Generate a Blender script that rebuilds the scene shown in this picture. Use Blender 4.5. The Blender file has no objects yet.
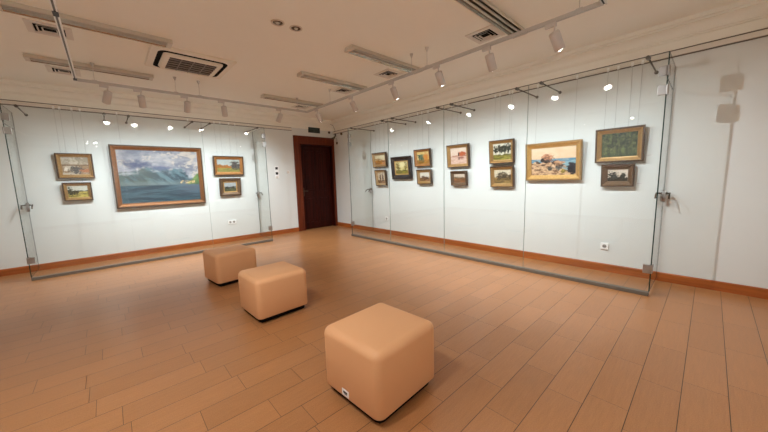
import bpy, bmesh, math, random
from mathutils import Vector, Matrix, Euler, noise
random.seed(7)
C = bpy.context.scene.collection
SC = bpy.context.scene
PI = math.pi
# room: x along the back wall, y into the room, z up (metres)
XL, XR, YB, YF, ZC = -2.0, 5.429, 8.176, -1.3, 3.30
CAM_H = 1.5

# ------------------------------------------------------------------ materials
def srgb(r, g, b):
    f = lambda c: (c / 12.92) if c <= .04045 else ((c + .055) / 1.055) ** 2.4
    return (f(r / 255), f(g / 255), f(b / 255), 1)

def new_mat(name):
    m = bpy.data.materials.new(name); m.use_nodes = True
    nt = m.node_tree; nt.nodes.clear()
    out = nt.nodes.new('ShaderNodeOutputMaterial')
    return m, nt, out

def principled(name, col, rough=.5, metal=0., spec=.5, var=0., scale=40., bump=0., stretch=(1, 1, 1), coat=0.):
    m, nt, out = new_mat(name)
    p = nt.nodes.new('ShaderNodeBsdfPrincipled')
    nt.links.new(p.outputs[0], out.inputs[0])
    p.inputs['Base Color'].default_value = col
    p.inputs['Roughness'].default_value = rough
    p.inputs['Metallic'].default_value = metal
    p.inputs['Specular IOR Level'].default_value = spec
    p.inputs['Coat Weight'].default_value = coat
    if var or bump:
        tc = nt.nodes.new('ShaderNodeTexCoord'); mp = nt.nodes.new('ShaderNodeMapping')
        mp.inputs['Scale'].default_value = stretch
        nt.links.new(tc.outputs['Object'], mp.inputs[0])
        nz = nt.nodes.new('ShaderNodeTexNoise'); nz.inputs['Scale'].default_value = scale
        nz.inputs['Detail'].default_value = 4
        nt.links.new(mp.outputs[0], nz.inputs['Vector'])
        if var:
            mx = nt.nodes.new('ShaderNodeMix'); mx.data_type = 'RGBA'
            mx.inputs[6].default_value = tuple(c * (1 - var) for c in col[:3]) + (1,)
            mx.inputs[7].default_value = tuple(min(1, c * (1 + var)) for c in col[:3]) + (1,)
            nt.links.new(nz.outputs[0], mx.inputs[0]); nt.links.new(mx.outputs[2], p.inputs['Base Color'])
        if bump:
            b = nt.nodes.new('ShaderNodeBump'); b.inputs['Strength'].default_value = bump
            b.inputs['Distance'].default_value = .004
            nt.links.new(nz.outputs[0], b.inputs['Height']); nt.links.new(b.outputs[0], p.inputs['Normal'])
    return m

def emission(name, col, s):
    m, nt, out = new_mat(name)
    e = nt.nodes.new('ShaderNodeEmission'); e.inputs[0].default_value = col; e.inputs[1].default_value = s
    nt.links.new(e.outputs[0], out.inputs[0]); return m

def glass_pane(name, tint):
    m, nt, out = new_mat(name)
    N = nt.nodes.new
    lw = N('ShaderNodeLayerWeight'); lw.inputs['Blend'].default_value = .5
    pw = N('ShaderNodeMath'); pw.operation = 'POWER'; pw.inputs[1].default_value = 5
    nt.links.new(lw.outputs['Facing'], pw.inputs[0])
    ma = N('ShaderNodeMath'); ma.operation = 'MULTIPLY_ADD'; ma.inputs[1].default_value = .94; ma.inputs[2].default_value = .06
    nt.links.new(pw.outputs[0], ma.inputs[0])
    ge = N('ShaderNodeNewGeometry')
    inv = N('ShaderNodeMath'); inv.operation = 'SUBTRACT'; inv.inputs[0].default_value = 1
    nt.links.new(ge.outputs['Backfacing'], inv.inputs[1])
    mu = N('ShaderNodeMath'); mu.operation = 'MULTIPLY'
    nt.links.new(ma.outputs[0], mu.inputs[0]); nt.links.new(inv.outputs[0], mu.inputs[1])
    tr = N('ShaderNodeBsdfTransparent'); tr.inputs[0].default_value = tint
    gl = N('ShaderNodeBsdfGlossy'); gl.inputs['Roughness'].default_value = 0.0
    mx = N('ShaderNodeMixShader')
    nt.links.new(mu.outputs[0], mx.inputs[0]); nt.links.new(tr.outputs[0], mx.inputs[1]); nt.links.new(gl.outputs[0], mx.inputs[2])
    nt.links.new(mx.outputs[0], out.inputs[0]); return m

def floor_material():
    m, nt, out = new_mat('wood_plank_floor')
    L = nt.links.new
    def math_(op, a, b=None, c=None):
        n = nt.nodes.new('ShaderNodeMath'); n.operation = op
        for i, v in enumerate((a, b, c)):
            if v is None: continue
            if isinstance(v, (int, float)): n.inputs[i].default_value = v
            else: L(v, n.inputs[i])
        return n.outputs[0]
    tc = nt.nodes.new('ShaderNodeTexCoord')
    sp = nt.nodes.new('ShaderNodeSeparateXYZ'); L(tc.outputs['Object'], sp.inputs[0])
    x, y = sp.outputs[0], sp.outputs[1]
    PW, PL = .2157, .637
    ry = math_('DIVIDE', math_('SUBTRACT', y, .025), PW)
    row = math_('FLOOR', ry)
    wn = nt.nodes.new('ShaderNodeTexWhiteNoise'); wn.noise_dimensions = '1D'; L(row, wn.inputs['W'])
    cx = math_('ADD', math_('DIVIDE', x, PL), math_('MULTIPLY', wn.outputs['Value'], 3.0))
    col = math_('FLOOR', cx)
    fy = math_('FRACT', ry); fx = math_('FRACT', cx)
    ey = math_('MULTIPLY', math_('MINIMUM', fy, math_('SUBTRACT', 1, fy)), PW)
    ex = math_('MULTIPLY', math_('MINIMUM', fx, math_('SUBTRACT', 1, fx)), PL)
    mr = nt.nodes.new('ShaderNodeMapRange'); mr.inputs['From Min'].default_value = .0010; mr.inputs['From Max'].default_value = .0027
    L(math_('MINIMUM', math_('MULTIPLY', ex, 1.5), ey), mr.inputs['Value'])
    seam = mr.outputs[0]
    cb = nt.nodes.new('ShaderNodeCombineXYZ'); L(row, cb.inputs[0]); L(col, cb.inputs[1])
    w2 = nt.nodes.new('ShaderNodeTexWhiteNoise'); w2.noise_dimensions = '2D'; L(cb.outputs[0], w2.inputs['Vector'])
    # grain: stretched noise, shifted per plank
    mp = nt.nodes.new('ShaderNodeMapping'); mp.inputs['Scale'].default_value = (6, 70, 1)
    ad = nt.nodes.new('ShaderNodeVectorMath'); ad.operation = 'ADD'
    sc = nt.nodes.new('ShaderNodeVectorMath'); sc.operation = 'SCALE'; sc.inputs['Scale'].default_value = 17
    L(w2.outputs['Color'], sc.inputs[0]); L(tc.outputs['Object'], ad.inputs[0]); L(sc.outputs[0], ad.inputs[1]); L(ad.outputs[0], mp.inputs[0])
    gr = nt.nodes.new('ShaderNodeTexNoise'); gr.inputs['Scale'].default_value = 1.0; gr.inputs['Detail'].default_value = 6; gr.inputs['Roughness'].default_value = .65
    L(mp.outputs[0], gr.inputs['Vector'])
    fn = nt.nodes.new('ShaderNodeTexNoise'); fn.inputs['Scale'].default_value = 160; fn.inputs['Detail'].default_value = 2
    L(tc.outputs['Object'], fn.inputs['Vector'])
    rp = nt.nodes.new('ShaderNodeValToRGB')
    rp.color_ramp.elements[0].position = .25; rp.color_ramp.elements[0].color = FLOOR_D
    rp.color_ramp.elements[1].position = .75; rp.color_ramp.elements[1].color = FLOOR_L
    v = math_('ADD', math_('MULTIPLY', gr.outputs[0], .40), math_('ADD', math_('MULTIPLY', w2.outputs['Value'], .13), math_('MULTIPLY', fn.outputs[0], .62)))
    L(v, rp.inputs[0])
    mx = nt.nodes.new('ShaderNodeMix'); mx.data_type = 'RGBA'
    mx.inputs[6].default_value = (.016, .006, .002, 1)
    L(seam, mx.inputs[0]); L(rp.outputs[0], mx.inputs[7])
    p = nt.nodes.new('ShaderNodeBsdfPrincipled'); L(mx.outputs[2], p.inputs['Base Color'])
    p.inputs['Specular IOR Level'].default_value = .6
    rr = nt.nodes.new('ShaderNodeMapRange'); rr.inputs['To Min'].default_value = .24; rr.inputs['To Max'].default_value = .38
    L(gr.outputs[0], rr.inputs['Value']); L(rr.outputs[0], p.inputs['Roughness'])
    bp = nt.nodes.new('ShaderNodeBump'); bp.inputs['Strength'].default_value = .35; bp.inputs['Distance'].default_value = .002
    L(math_('ADD', seam, math_('MULTIPLY', fn.outputs[0], .25)), bp.inputs['Height']); L(bp.outputs[0], p.inputs['Normal'])
    L(p.outputs[0], out.inputs[0]); return m

def wood(name, dark, light, rough=.35, axis=0, scale=1., spec=.5):
    m, nt, out = new_mat(name); L = nt.links.new
    tc = nt.nodes.new('ShaderNodeTexCoord'); mp = nt.nodes.new('ShaderNodeMapping')
    s = [28, 28, 28]; s[axis] = 1.6; mp.inputs['Scale'].default_value = [k * scale for k in s]
    L(tc.outputs['Object'], mp.inputs[0])
    nz = nt.nodes.new('ShaderNodeTexNoise'); nz.inputs['Scale'].default_value = 1; nz.inputs['Detail'].default_value = 5; L(mp.outputs[0], nz.inputs['Vector'])
    rp = nt.nodes.new('ShaderNodeValToRGB')
    rp.color_ramp.elements[0].position = .3; rp.color_ramp.elements[0].color = dark
    rp.color_ramp.elements[1].position = .7; rp.color_ramp.elements[1].color = light
    L(nz.outputs[0], rp.inputs[0])
    p = nt.nodes.new('ShaderNodeBsdfPrincipled'); p.inputs['Roughness'].default_value = rough; p.inputs['Specular IOR Level'].default_value = spec
    L(rp.outputs[0], p.inputs['Base Color']); L(p.outputs[0], out.inputs[0]); return m

def oil_paint():
    m, nt, out = new_mat('oil_paint'); L = nt.links.new
    at = nt.nodes.new('ShaderNodeAttribute'); at.attribute_name = 'paint'
    p = nt.nodes.new('ShaderNodeBsdfPrincipled'); p.inputs['Roughness'].default_value = .5
    p.inputs['Specular IOR Level'].default_value = .3
    tc = nt.nodes.new('ShaderNodeTexCoord')
    nz = nt.nodes.new('ShaderNodeTexNoise'); nz.inputs['Scale'].default_value = 60; nz.inputs['Detail'].default_value = 3
    L(tc.outputs['Object'], nz.inputs['Vector'])
    b = nt.nodes.new('ShaderNodeBump'); b.inputs['Strength'].default_value = .3; b.inputs['Distance'].default_value = .003
    L(nz.outputs[0], b.inputs['Height']); L(b.outputs[0], p.inputs['Normal'])
    L(at.outputs['Color'], p.inputs['Base Color']); L(p.outputs[0], out.inputs[0]); return m

FLOOR_D = (.24, .099, .033, 1); FLOOR_L = (.42, .186, .070, 1)
M = dict(
    floor=floor_material(),
    wall=principled('white_wall_paint', (.70, .725, .705, 1), .75, spec=.25, var=.015, scale=6, bump=.06),
    ceil=principled('cream_ceiling_paint', (.89, .875, .80, 1), .85, spec=.2, var=.015, scale=5, bump=.05),
    cornice=principled('cream_plaster', (.86, .845, .765, 1), .8, spec=.2, var=.02, scale=9),
    rail=principled('painted_rail', (.74, .70, .63, 1), .6, var=.02),
    base=wood('reddish_skirting_wood', (.27, .062, .010, 1), (.42, .118, .022, 1), .38, 0),
    door=wood('mahogany_door', (.015, .0016, .0007, 1), (.045, .0045, .0016, 1), .5, 2, spec=.15),
    dframe=wood('mahogany_frame', (.085, .014, .004, 1), (.16, .030, .008, 1), .45, 2, spec=.25),
    glass=glass_pane('clear_glass', (.972, .986, .982, 1)),
    gedge=principled('glass_edge', (.02, .05, .042, 1), .15),
    chan=principled('brushed_channel', (.135, .115, .09, 1), .5, .1, var=.1, scale=20),
    joint=principled('clear_joint_edge', (.22, .27, .25, 1), .3),
    steel=principled('satin_steel', (.40, .39, .375, 1), .3, .9),
    dsteel=principled('dark_steel_rod', (.12, .11, .095, 1), .35, .7),
    brass=principled('bronze_lock', (.10, .075, .05, 1), .35, .8),
    lampgrey=principled('grey_lamp_enamel', (.62, .59, .56, 1), .45, var=.04),
    track=principled('track_aluminium', (.56, .54, .51, 1), .4, .2),
    slot=principled('black_plastic', (.010, .009, .008, 1), .5),
    lens=emission('lit_lens', (1, .98, .94, 1), 120),
    white=principled('white_plastic', (.88, .88, .86, 1), .4, var=.01),
    cream=principled('cream_plastic', (.80, .74, .62, 1), .4, var=.015),
    grille=principled('brown_grille', (.045, .033, .028, 1), .7, spec=.1),
    batt=principled('batten_enamel', (.62, .56, .47, 1), .4, var=.03),
    refl=principled('batten_reflector', (.40, .37, .31, 1), .22, .9),
    tube=principled('unlit_tube', (.55, .52, .45, 1), .25),
    ott=principled('peach_leatherette', (.66, .345, .165, 1), .55, spec=.35, var=.035, scale=260, bump=.12),
    black=principled('black_base', (.006, .005, .0045, 1), .8, spec=.05),
    paint=oil_paint(),
    card=principled('white_card', (.78, .78, .76, 1), .7),
    sign=principled('dark_green_sign', (.008, .018, .014, 1), .35),
    signmark=principled('grey_green_print', (.035, .058, .05, 1), .5),
    sockface=principled('grey_socket_face', (.30, .29, .27, 1), .5),
    wire=principled('wire_steel', (.30, .30, .29, 1), .4, .5),
    mesh=principled('vent_white', (.70, .65, .58, 1), .5),
)
def gold(name, col, rough=.38, metal=.55):
    return principled(name, col, rough, metal, var=.28, scale=35, bump=.25)
G = dict(gold=gold('gilt_frame', (.42, .25, .095, 1)),
         bright=gold('bright_gilt_frame', (.60, .36, .12, 1)),
         red=gold('red_gilt_frame', (.26, .105, .035, 1)),
         brown=gold('worn_brown_gilt', (.15, .085, .042, 1), .45, .35),
         umber=gold('umber_moulding', (.075, .038, .017, 1), .5, .2),
         dark=gold('dark_wood_frame', (.022, .010, .007, 1), .4, .1),
         pale=gold('pale_gilt_frame', (.50, .34, .17, 1)),
         orange=gold('orange_gilt_frame', (.46, .21, .065, 1)))

# ------------------------------------------------------------------ mesh helpers
def obj(name, bm, mats, parent=None, smooth=False, loc=None, rot=None):
    me = bpy.data.meshes.new(name)
    bmesh.ops.recalc_face_normals(bm, faces=bm.faces[:])
    bm.to_mesh(me); bm.free()
    for m in (mats if isinstance(mats, (list, tuple)) else [mats]): me.materials.append(m)
    if smooth:
        for p in me.polygons: p.use_smooth = True
    return link(name, me, parent, loc, rot)

def link(name, me, parent=None, loc=None, rot=None):
    o = bpy.data.objects.new(name, me); C.objects.link(o)
    if parent: o.parent = parent
    if loc is not None: o.location = loc
    if rot is not None:
        if hasattr(rot, 'w'): o.rotation_mode = 'QUATERNION'; o.rotation_quaternion = rot
        else: o.rotation_euler = rot
    return o

def thing(name, label, cat, loc=(0, 0, 0), rot=(0, 0, 0), group=None):
    o = bpy.data.objects.new(name, None); C.objects.link(o); o.empty_display_size = .1
    o.location = loc; o.rotation_euler = rot
    return tag(o, label, cat, group)

def tag(o, label, cat, group=None):
    o['label'] = label; o['category'] = cat
    if group: o['group'] = group
    return o

def struct(name, bm, m, parent=None, smooth=False):
    o = obj(name, bm, m, parent, smooth)
    if not parent: o['kind'] = 'structure'
    return o

def bx(bm, x0, x1, y0, y1, z0, z1, mi=0, bev=0, seg=2):
    r = bmesh.ops.create_cube(bm, size=1)
    for v in r['verts']:
        v.co = ((x0 + x1) / 2 + v.co.x * (x1 - x0), (y0 + y1) / 2 + v.co.y * (y1 - y0), (z0 + z1) / 2 + v.co.z * (z1 - z0))
    fs = {f for v in r['verts'] for f in v.link_faces}
    for f in fs: f.material_index = mi
    if bev:
        es = list({e for v in r['verts'] for e in v.link_edges})
        bmesh.ops.bevel(bm, geom=es, offset=bev, segments=seg, affect='EDGES', profile=.5)
    return bm

def box(*a, **k):
    bm = bmesh.new(); return bx(bm, *a, **k)

def tube(bm, pts, r, seg=10, cap=True, mi=0):
    pts = [Vector(p) for p in pts]; rings = []
    rr = r if isinstance(r, (list, tuple)) else [r] * len(pts)
    up = None
    for i, p in enumerate(pts):
        d = (pts[min(i + 1, len(pts) - 1)] - pts[max(i - 1, 0)]).normalized()
        if up is None: up = Vector((0, 0, 1)) if abs(d.z) < .9 else Vector((1, 0, 0))
        a = d.cross(up).normalized(); b = a.cross(d).normalized(); up = b
        rings.append([bm.verts.new(p + rr[i] * (math.cos(t) * a + math.sin(t) * b)) for t in [2 * PI * k / seg for k in range(seg)]])
    for q, w in zip(rings, rings[1:]):
        for k in range(seg):
            bm.faces.new((q[k], q[(k + 1) % seg], w[(k + 1) % seg], w[k])).material_index = mi
    if cap:
        bm.faces.new(rings[0][::-1]).material_index = mi; bm.faces.new(rings[-1]).material_index = mi
    return bm

def lathe(bm, prof, seg=24, mi=0, o=(0, 0, 0)):
    rings = []
    for r, z in prof:
        if r < 1e-6: rings.append([bm.verts.new((o[0], o[1], o[2] + z))])
        else: rings.append([bm.verts.new((o[0] + r * math.cos(2 * PI * k / seg), o[1] + r * math.sin(2 * PI * k / seg), o[2] + z)) for k in range(seg)])
    for q, w in zip(rings, rings[1:]):
        for k in range(seg):
            k2 = (k + 1) % seg
            vs = [q[k % len(q)], q[k2 % len(q)], w[k2 % len(w)], w[k % len(w)]]
            u = []
            for v in vs:
                if v not in u: u.append(v)
            if len(u) > 2: bm.faces.new(u).material_index = mi
    return bm

def rrect(hx, hy, r, z, n=6, cx=0, cy=0):
    r = max(r, 1e-4); pts = []
    for sx, sy, a0 in ((1, 1, 0), (-1, 1, PI / 2), (-1, -1, PI), (1, -1, 3 * PI / 2)):
        for k in range(n + 1):
            a = a0 + PI / 2 * k / n
            pts.append(Vector((cx + sx * (hx - r) + r * math.cos(a), cy + sy * (hy - r) + r * math.sin(a), z)))
    return pts

def loft(bm, loops, cap0=False, cap1=False, mi=0):
    rs = [[bm.verts.new(p) for p in l] for l in loops]; n = len(rs[0])
    for q, w in zip(rs, rs[1:]):
        for k in range(n):
            bm.faces.new((q[k], q[(k + 1) % n], w[(k + 1) % n], w[k])).material_index = mi
    if cap0: bm.faces.new(rs[0][::-1]).material_index = mi
    if cap1: bm.faces.new(rs[-1]).material_index = mi
    return bm

def extrude_profile(bm, prof, p0, p1, inward, mi=0):
    """closed profile of (offset from wall, z) swept from p0 to p1 (xy); inward = unit xy away from the wall"""
    a = [bm.verts.new((p0[0] + inward[0] * o, p0[1] + inward[1] * o, z)) for o, z in prof]
    b = [bm.verts.new((p1[0] + inward[0] * o, p1[1] + inward[1] * o, z)) for o, z in prof]
    n = len(prof)
    for k in range(n):
        bm.faces.new((a[k], a[(k + 1) % n], b[(k + 1) % n], b[k])).material_index = mi
    bm.faces.new(a[::-1]); bm.faces.new(b)
    return bm

# ------------------------------------------------------------------ the room
T = .16
struct('floor', box(XL - T, XR + T, YF - T, YB + .6, -.1, 0), M['floor'])
struct('ceiling', box(XL - T, XR + T, YF - T, YB + .6, ZC, ZC + .1), M['ceil'])
struct('wall_right', box(XR, XR + T, YF - T, YB + .6, 0, ZC), M['wall'])
M['wall_bounce'] = principled('bounce_white_wall_paint', (.86, .87, .84, 1), .75, spec=.25, var=.015, scale=6, bump=.06)  # for the walls out of view, lightened to bounce more light
struct('wall_left', box(XL - T, XL, YF - T, YB + .6, 0, ZC), M['wall_bounce'])
struct('wall_front', box(XL, XR, YF - T, YF, 0, ZC), M['wall_bounce'])
DX0, DX1, DZ = 4.25, 5.34, 2.55           # door opening
bm = bmesh.new()
bx(bm, XL, DX0, YB, YB + T, 0, ZC); bx(bm, DX0, DX1, YB, YB + T, DZ, ZC); bx(bm, DX1, XR, YB, YB + T, 0, ZC)
struct('wall_back', bm, M['wall'])
# skirting boards
BH, BT = .12, .018
prof = [(0, 0), (BT, 0), (BT, BH - .012), (BT - .006, BH), (0, BH)]
for nm, p0, p1, inn, ax in (('baseboard_back', (XL, YB), (4.05, YB), (0, -1), 0), ('baseboard_right', (XR, YB), (XR, YF), (-1, 0), 1),
                            ('baseboard_left', (XL, YB), (XL, YF), (1, 0), 1), ('baseboard_front', (XL, YF), (XR, YF), (0, 1), 0)):
    m = M['base'] if ax == 0 else wood('reddish_skirting_wood_long', (.27, .062, .010, 1), (.42, .118, .022, 1), .38, 1)
    struct(nm, extrude_profile(bmesh.new(), prof, p0, p1, inn), m)
# cornice and picture rail
cp = [(0, 2.995), (.012, 2.995), (.016, 3.0), (.016, 3.10), (.034, 3.106), (.036, 3.118), (.05, 3.124)]
for k in range(1, 9):
    a = PI / 2 * k / 8
    cp.append((.05 + .085 * (1 - math.cos(a)), 3.124 + .10 * math.sin(a)))
cp += [(.145, 3.224), (.145, 3.246), (.165, 3.252), (.165, ZC), (0, ZC)]
rp_ = [(0, 2.918), (.020, 2.918), (.026, 2.924), (.026, 2.972), (.018, 2.98), (0, 2.98)]
shade1 = [(0, 2.981), (.012, 2.981), (.012, 2.994), (0, 2.994)]
shade2 = [(0, 2.905), (.014, 2.905), (.014, 2.917), (0, 2.917)]
M['rail_shade'] = principled('rail_shadow_lines', (.14, .12, .095, 1), .7)  # shadow lines above and below the rail, put in as dark strips
n = 1
for pr_, mm in ((cp, M['cornice']), (rp_, M['rail']), (shade1, M['rail_shade']), (shade2, M['rail_shade'])):
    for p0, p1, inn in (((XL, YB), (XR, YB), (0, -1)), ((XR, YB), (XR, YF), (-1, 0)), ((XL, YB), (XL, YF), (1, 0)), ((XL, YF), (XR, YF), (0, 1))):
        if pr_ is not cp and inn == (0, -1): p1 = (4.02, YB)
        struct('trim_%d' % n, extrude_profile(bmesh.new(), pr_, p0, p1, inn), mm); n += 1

# door
d = thing('door_1', None, None, ((DX0 + DX1) / 2, YB, 0)); del d['label'], d['category']; d['kind'] = 'structure'
cxd = (DX0 + DX1) / 2
bm = bmesh.new()
FW0 = 4.052 - cxd; FW1 = XR - .006 - cxd; FT = 2.785
h0, h1 = DX0 - cxd, DX1 - cxd
for (x0, x1, z0, z1) in ((FW0, h0, 0, FT), (h1, FW1, 0, FT), (h0, h1, DZ, FT)):
    bx(bm, x0, x1, -.030, 0, z0, z1, bev=.006)
bx(bm, FW0, FW0 + .045, -.042, -.03, 0, FT, bev=.004); bx(bm, FW0, FW1, -.042, -.03, FT - .045, FT, bev=.004)
bx(bm, h0 - .03, h0, -.040, -.03, 0, DZ + .03, bev=.004); bx(bm, h0, h1, -.040, -.03, DZ, DZ + .03, bev=.004)
obj('door_frame', bm, M['dframe'], d)
bm = bmesh.new()
bx(bm, h0, h0 + .02, -.03, T, 0, DZ); bx(bm, h1 - .02, h1, -.03, T, 0, DZ); bx(bm, h0, h1, -.03, T, DZ - .02, DZ)
obj('door_jamb', bm, M['door'], d)
bm = bmesh.new()
dw0, dw1 = h0 + .022, h1 - .022
bx(bm, dw0, dw1, .10, .14, .008, DZ - .022)
st = .11; mid = (dw0 + dw1) / 2
for (x0, x1, z0, z1) in ((dw0, dw0 + st, .008, DZ - .022), (dw1 - st, dw1, .008, DZ - .022), (mid - .05, mid + .05, .008, DZ - .022)):
    bx(bm, x0, x1, .085, .10, z0, z1, bev=.004)
for z0, z1 in ((.008, .22), (1.0, 1.16), (2.36, DZ - .022)):
    for x0, x1 in ((dw0 + st, mid - .05), (mid + .05, dw1 - st)): bx(bm, x0, x1, .085, .10, z0, z1, bev=.004)
for z0, z1 in ((.27, .95), (1.21, 2.31)):
    for x0, x1 in ((dw0 + st + .05, mid - .1), (mid + .1, dw1 - st - .05)): bx(bm, x0, x1, .088, .102, z0, z1, bev=.01)
lf = obj('door_leaf', bm, M['door'], d)
bm = bmesh.new()
hx = dw0 + .055
bx(bm, hx - .022, hx + .022, .077, .085, 1.02, 1.27, bev=.003)
tube(bm, [(hx, .08, 1.18), (hx, .03, 1.18), (hx + .02, .025, 1.18), (hx + .12, .025, 1.175)], .009)
obj('door_handle', bm, M['brass'], lf)

# ------------------------------------------------------------------ glass display fronts
GR, GB = 4.66, 7.38          # planes of the two glass fronts
GTOP = 2.785
def pane(name, parent, x0, x1, y0, y1, z0, z1, axis, ends=(1, 1)):
    """thin glass sheet; axis = the thickness axis; narrow edges get the dark edge material"""
    bm = box(x0, x1, y0, y1, z0, z1)
    bm.normal_update()
    for f in bm.faces:
        o = 1 - axis
        f.material_index = 0 if abs(f.normal[axis]) > .5 else 1
        if (f.normal[o] > .5 and not ends[1]) or (f.normal[o] < -.5 and not ends[0]): f.material_index = 2
    return obj(name, bm, [M['glass'], M['gedge'], M['joint']], parent)

def partition(which, label):
    if which == 'right':
        joints = [.40, 1.888, 3.385, 4.87, 6.35]; org = (GR, .40, 0)
        rods = [.575, 1.71, 2.055, 3.22, 3.525, 4.735, 5.05, 6.215]
        P = lambda s, o, z: (GR + o - org[0], s - org[1], z)
    else:
        joints = [-1.06, .27, 1.60, 2.93]; org = (-1.06, GB, 0)
        rods = [-.90, .10, .43, 1.44, 1.766, 2.77]
        P = lambda s, o, z: (s - org[0], GB + o - org[1], z)
    DP = (XR - GR) if which == 'right' else (YB - GB)
    t = thing('glass_screen', label, 'glass screen', org)
    def B(s0, s1, o0, o1, z0, z1, **k):
        a, b = P(s0, o0, z0), P(s1, o1, z1)
        return box(min(a[0], b[0]), max(a[0], b[0]), min(a[1], b[1]), max(a[1], b[1]), z0, z1, **k)
    ax = 0 if which == 'right' else 1
    for a, b in zip(joints, joints[1:]):
        p, q = P(a + .002, -.006, 0), P(b - .002, .006, 0)
        pane('glass_pane', t, min(p[0], q[0]), max(p[0], q[0]), min(p[1], q[1]), max(p[1], q[1]), .02, GTOP, ax, (a == joints[0], b == joints[-1]))
    obj('floor_channel', B(joints[0], joints[-1], -.030, .030, 0, .048, bev=.003), M['chan'], t)
    for s in rods:
        bm = bmesh.new()
        tube(bm, [P(s, -.03, GTOP - .02), P(s, DP - .01, GTOP - .02)], .009, 10)
        rd = obj('support_rod', bm, M['dsteel'], t, True)
        bm = bmesh.new()
        tube(bm, [P(s, -.028, GTOP - .02), P(s, .028, GTOP - .02)], .022, 14)
        obj('glass_clamp', bm, M['dsteel'], rd)
        bm = bmesh.new(); tube(bm, [P(s, DP - .014, GTOP - .02), P(s, DP - .001, GTOP - .02)], .022, 14)
        obj('wall_flange', bm, M['dsteel'], rd)
    # transom glass above each end door, with its corner clamp
    for s, sg in ((joints[0], 1), (joints[-1], -1)):
        p, q = P(s - .006, .010, 0), P(s + .006, DP - .004, 0)
        pane('transom_pane', t, min(p[0], q[0]), max(p[0], q[0]), min(p[1], q[1]), max(p[1], q[1]), 2.50, GTOP, 1 - ax)
        bm = bmesh.new()
        for (s0, s1, o0, o1) in ((s, s + sg * .072, -.016, .016), (s - sg * .014, s + sg * .014, -.016, .085)):
            a, b = P(min(s0, s1), o0, 0), P(max(s0, s1), o1, 0)
            bx(bm, min(a[0], b[0]), max(a[0], b[0]), min(a[1], b[1]), max(a[1], b[1]), 2.535, 2.64, bev=.003)
        obj('corner_clamp', bm, M['steel'], t)
    return t
partition('right', 'long frameless glass screen standing in front of the right-hand picture wall')
partition('back', 'shorter frameless glass screen in front of the wall with the large lake painting')

def glass_door(which, s, sg, label):
    """door closing the end of a glass case; s along the wall, sg points into the case"""
    if which == 'right':
        org = (GR, s, 0); DP = XR - GR; P = lambda u, o, z: (o, u, z); ax = 1
    else:
        org = (s, GB, 0); DP = YB - GB; P = lambda u, o, z: (u, o, z); ax = 0
    t = thing('glass_door', label, 'glass door', org, group='glass doors of the picture cases')
    p, q = P(-.006, .010, 0), P(.006, DP - .03, 0)
    pane('door_pane', t, min(p[0], q[0]), max(p[0], q[0]), min(p[1], q[1]), max(p[1], q[1]), .05, 2.49, ax)
    for z in (.33, 2.385):
        bm = bmesh.new()
        for (s0, s1, o0, o1) in ((0, sg * .072, -.016, -.0065), (0, sg * .072, .0065, .016), (-sg * .016, 0, -.016, .016), (-sg * .016, -sg * .0065, .016, .085), (sg * .0065, sg * .016, .0165, .085)):
            a, b = P(min(s0, s1), o0, 0), P(max(s0, s1), o1, 0)
            bx(bm, min(a[0], b[0]), max(a[0], b[0]), min(a[1], b[1]), max(a[1], b[1]), z - .052, z + .052, bev=.003)
        obj('hinge', bm, M['steel'], t)
    ho = DP - .075; hz = 1.20
    bm = bmesh.new()
    ring = lambda g, k: [Vector(P(g, ho + .030 * k * math.cos(a), hz - .035 + .080 * k * math.sin(a))) for a in [2 * PI * i / 24 for i in range(24)]]
    loft(bm, [ring(-.024, .9), ring(-.022, 1), ring(.022, 1), ring(.024, .9)], True, True)
    lk = obj('lock_case', bm, M['steel'], t)
    for g in (-1, 1):
        bm = bmesh.new(); tube(bm, [P(g * .02, ho, hz), P(g * .036, ho, hz)], .016, 14)
        pts = [P(g * .03, ho, hz), P(g * .052, ho, hz), P(g * .062, ho - .01, hz)]
        for k in range(1, 9):
            f = k / 8; pts.append(P(g * .064, ho - .01 - .125 * f, hz + .010 * math.sin(PI * f) - .060 * f ** 2.4))
        tube(bm, pts, .0095, 10)
        obj('lever_handle', bm, M['brass'], lk, True)
    return t
glass_door('right', .40, 1, 'glass end door nearest the camera, closing the right case beside the bare wall')
glass_door('right', 6.35, -1, 'glass end door closing the right case at the corner by the wooden door')
glass_door('back', -1.06, 1, 'glass end door at the left edge of the picture wall with the lake painting')
glass_door('back', 2.93, -1, 'glass end door of the back case beside the wall switches')

# ------------------------------------------------------------------ paintings
def lerp(a, b, t):
    t = max(0, min(1, t)); return tuple(x + (y - x) * t for x, y in zip(a, b))
def sst(a, b, x):
    t = max(0, min(1, (x - a) / (b - a))); return t * t * (3 - 2 * t)
def fb(x, y, s, seed=0., o=4):
    return 1.5 * noise.fractal(Vector((x * s, y * s, seed * 7.31)), .55, 2.1, o)
def c8(r, g, b): return srgb(r, g, b)[:3]
def blob(col, to, u, v, cx, cy, rx, ry, rough=.3, seed=0, soft=.15):
    q = math.hypot((u - cx) / rx, (v - cy) / ry) + rough * fb(u, v, 9, seed)
    return lerp(to, col, sst(1 - soft, 1 + soft, q))

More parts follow.
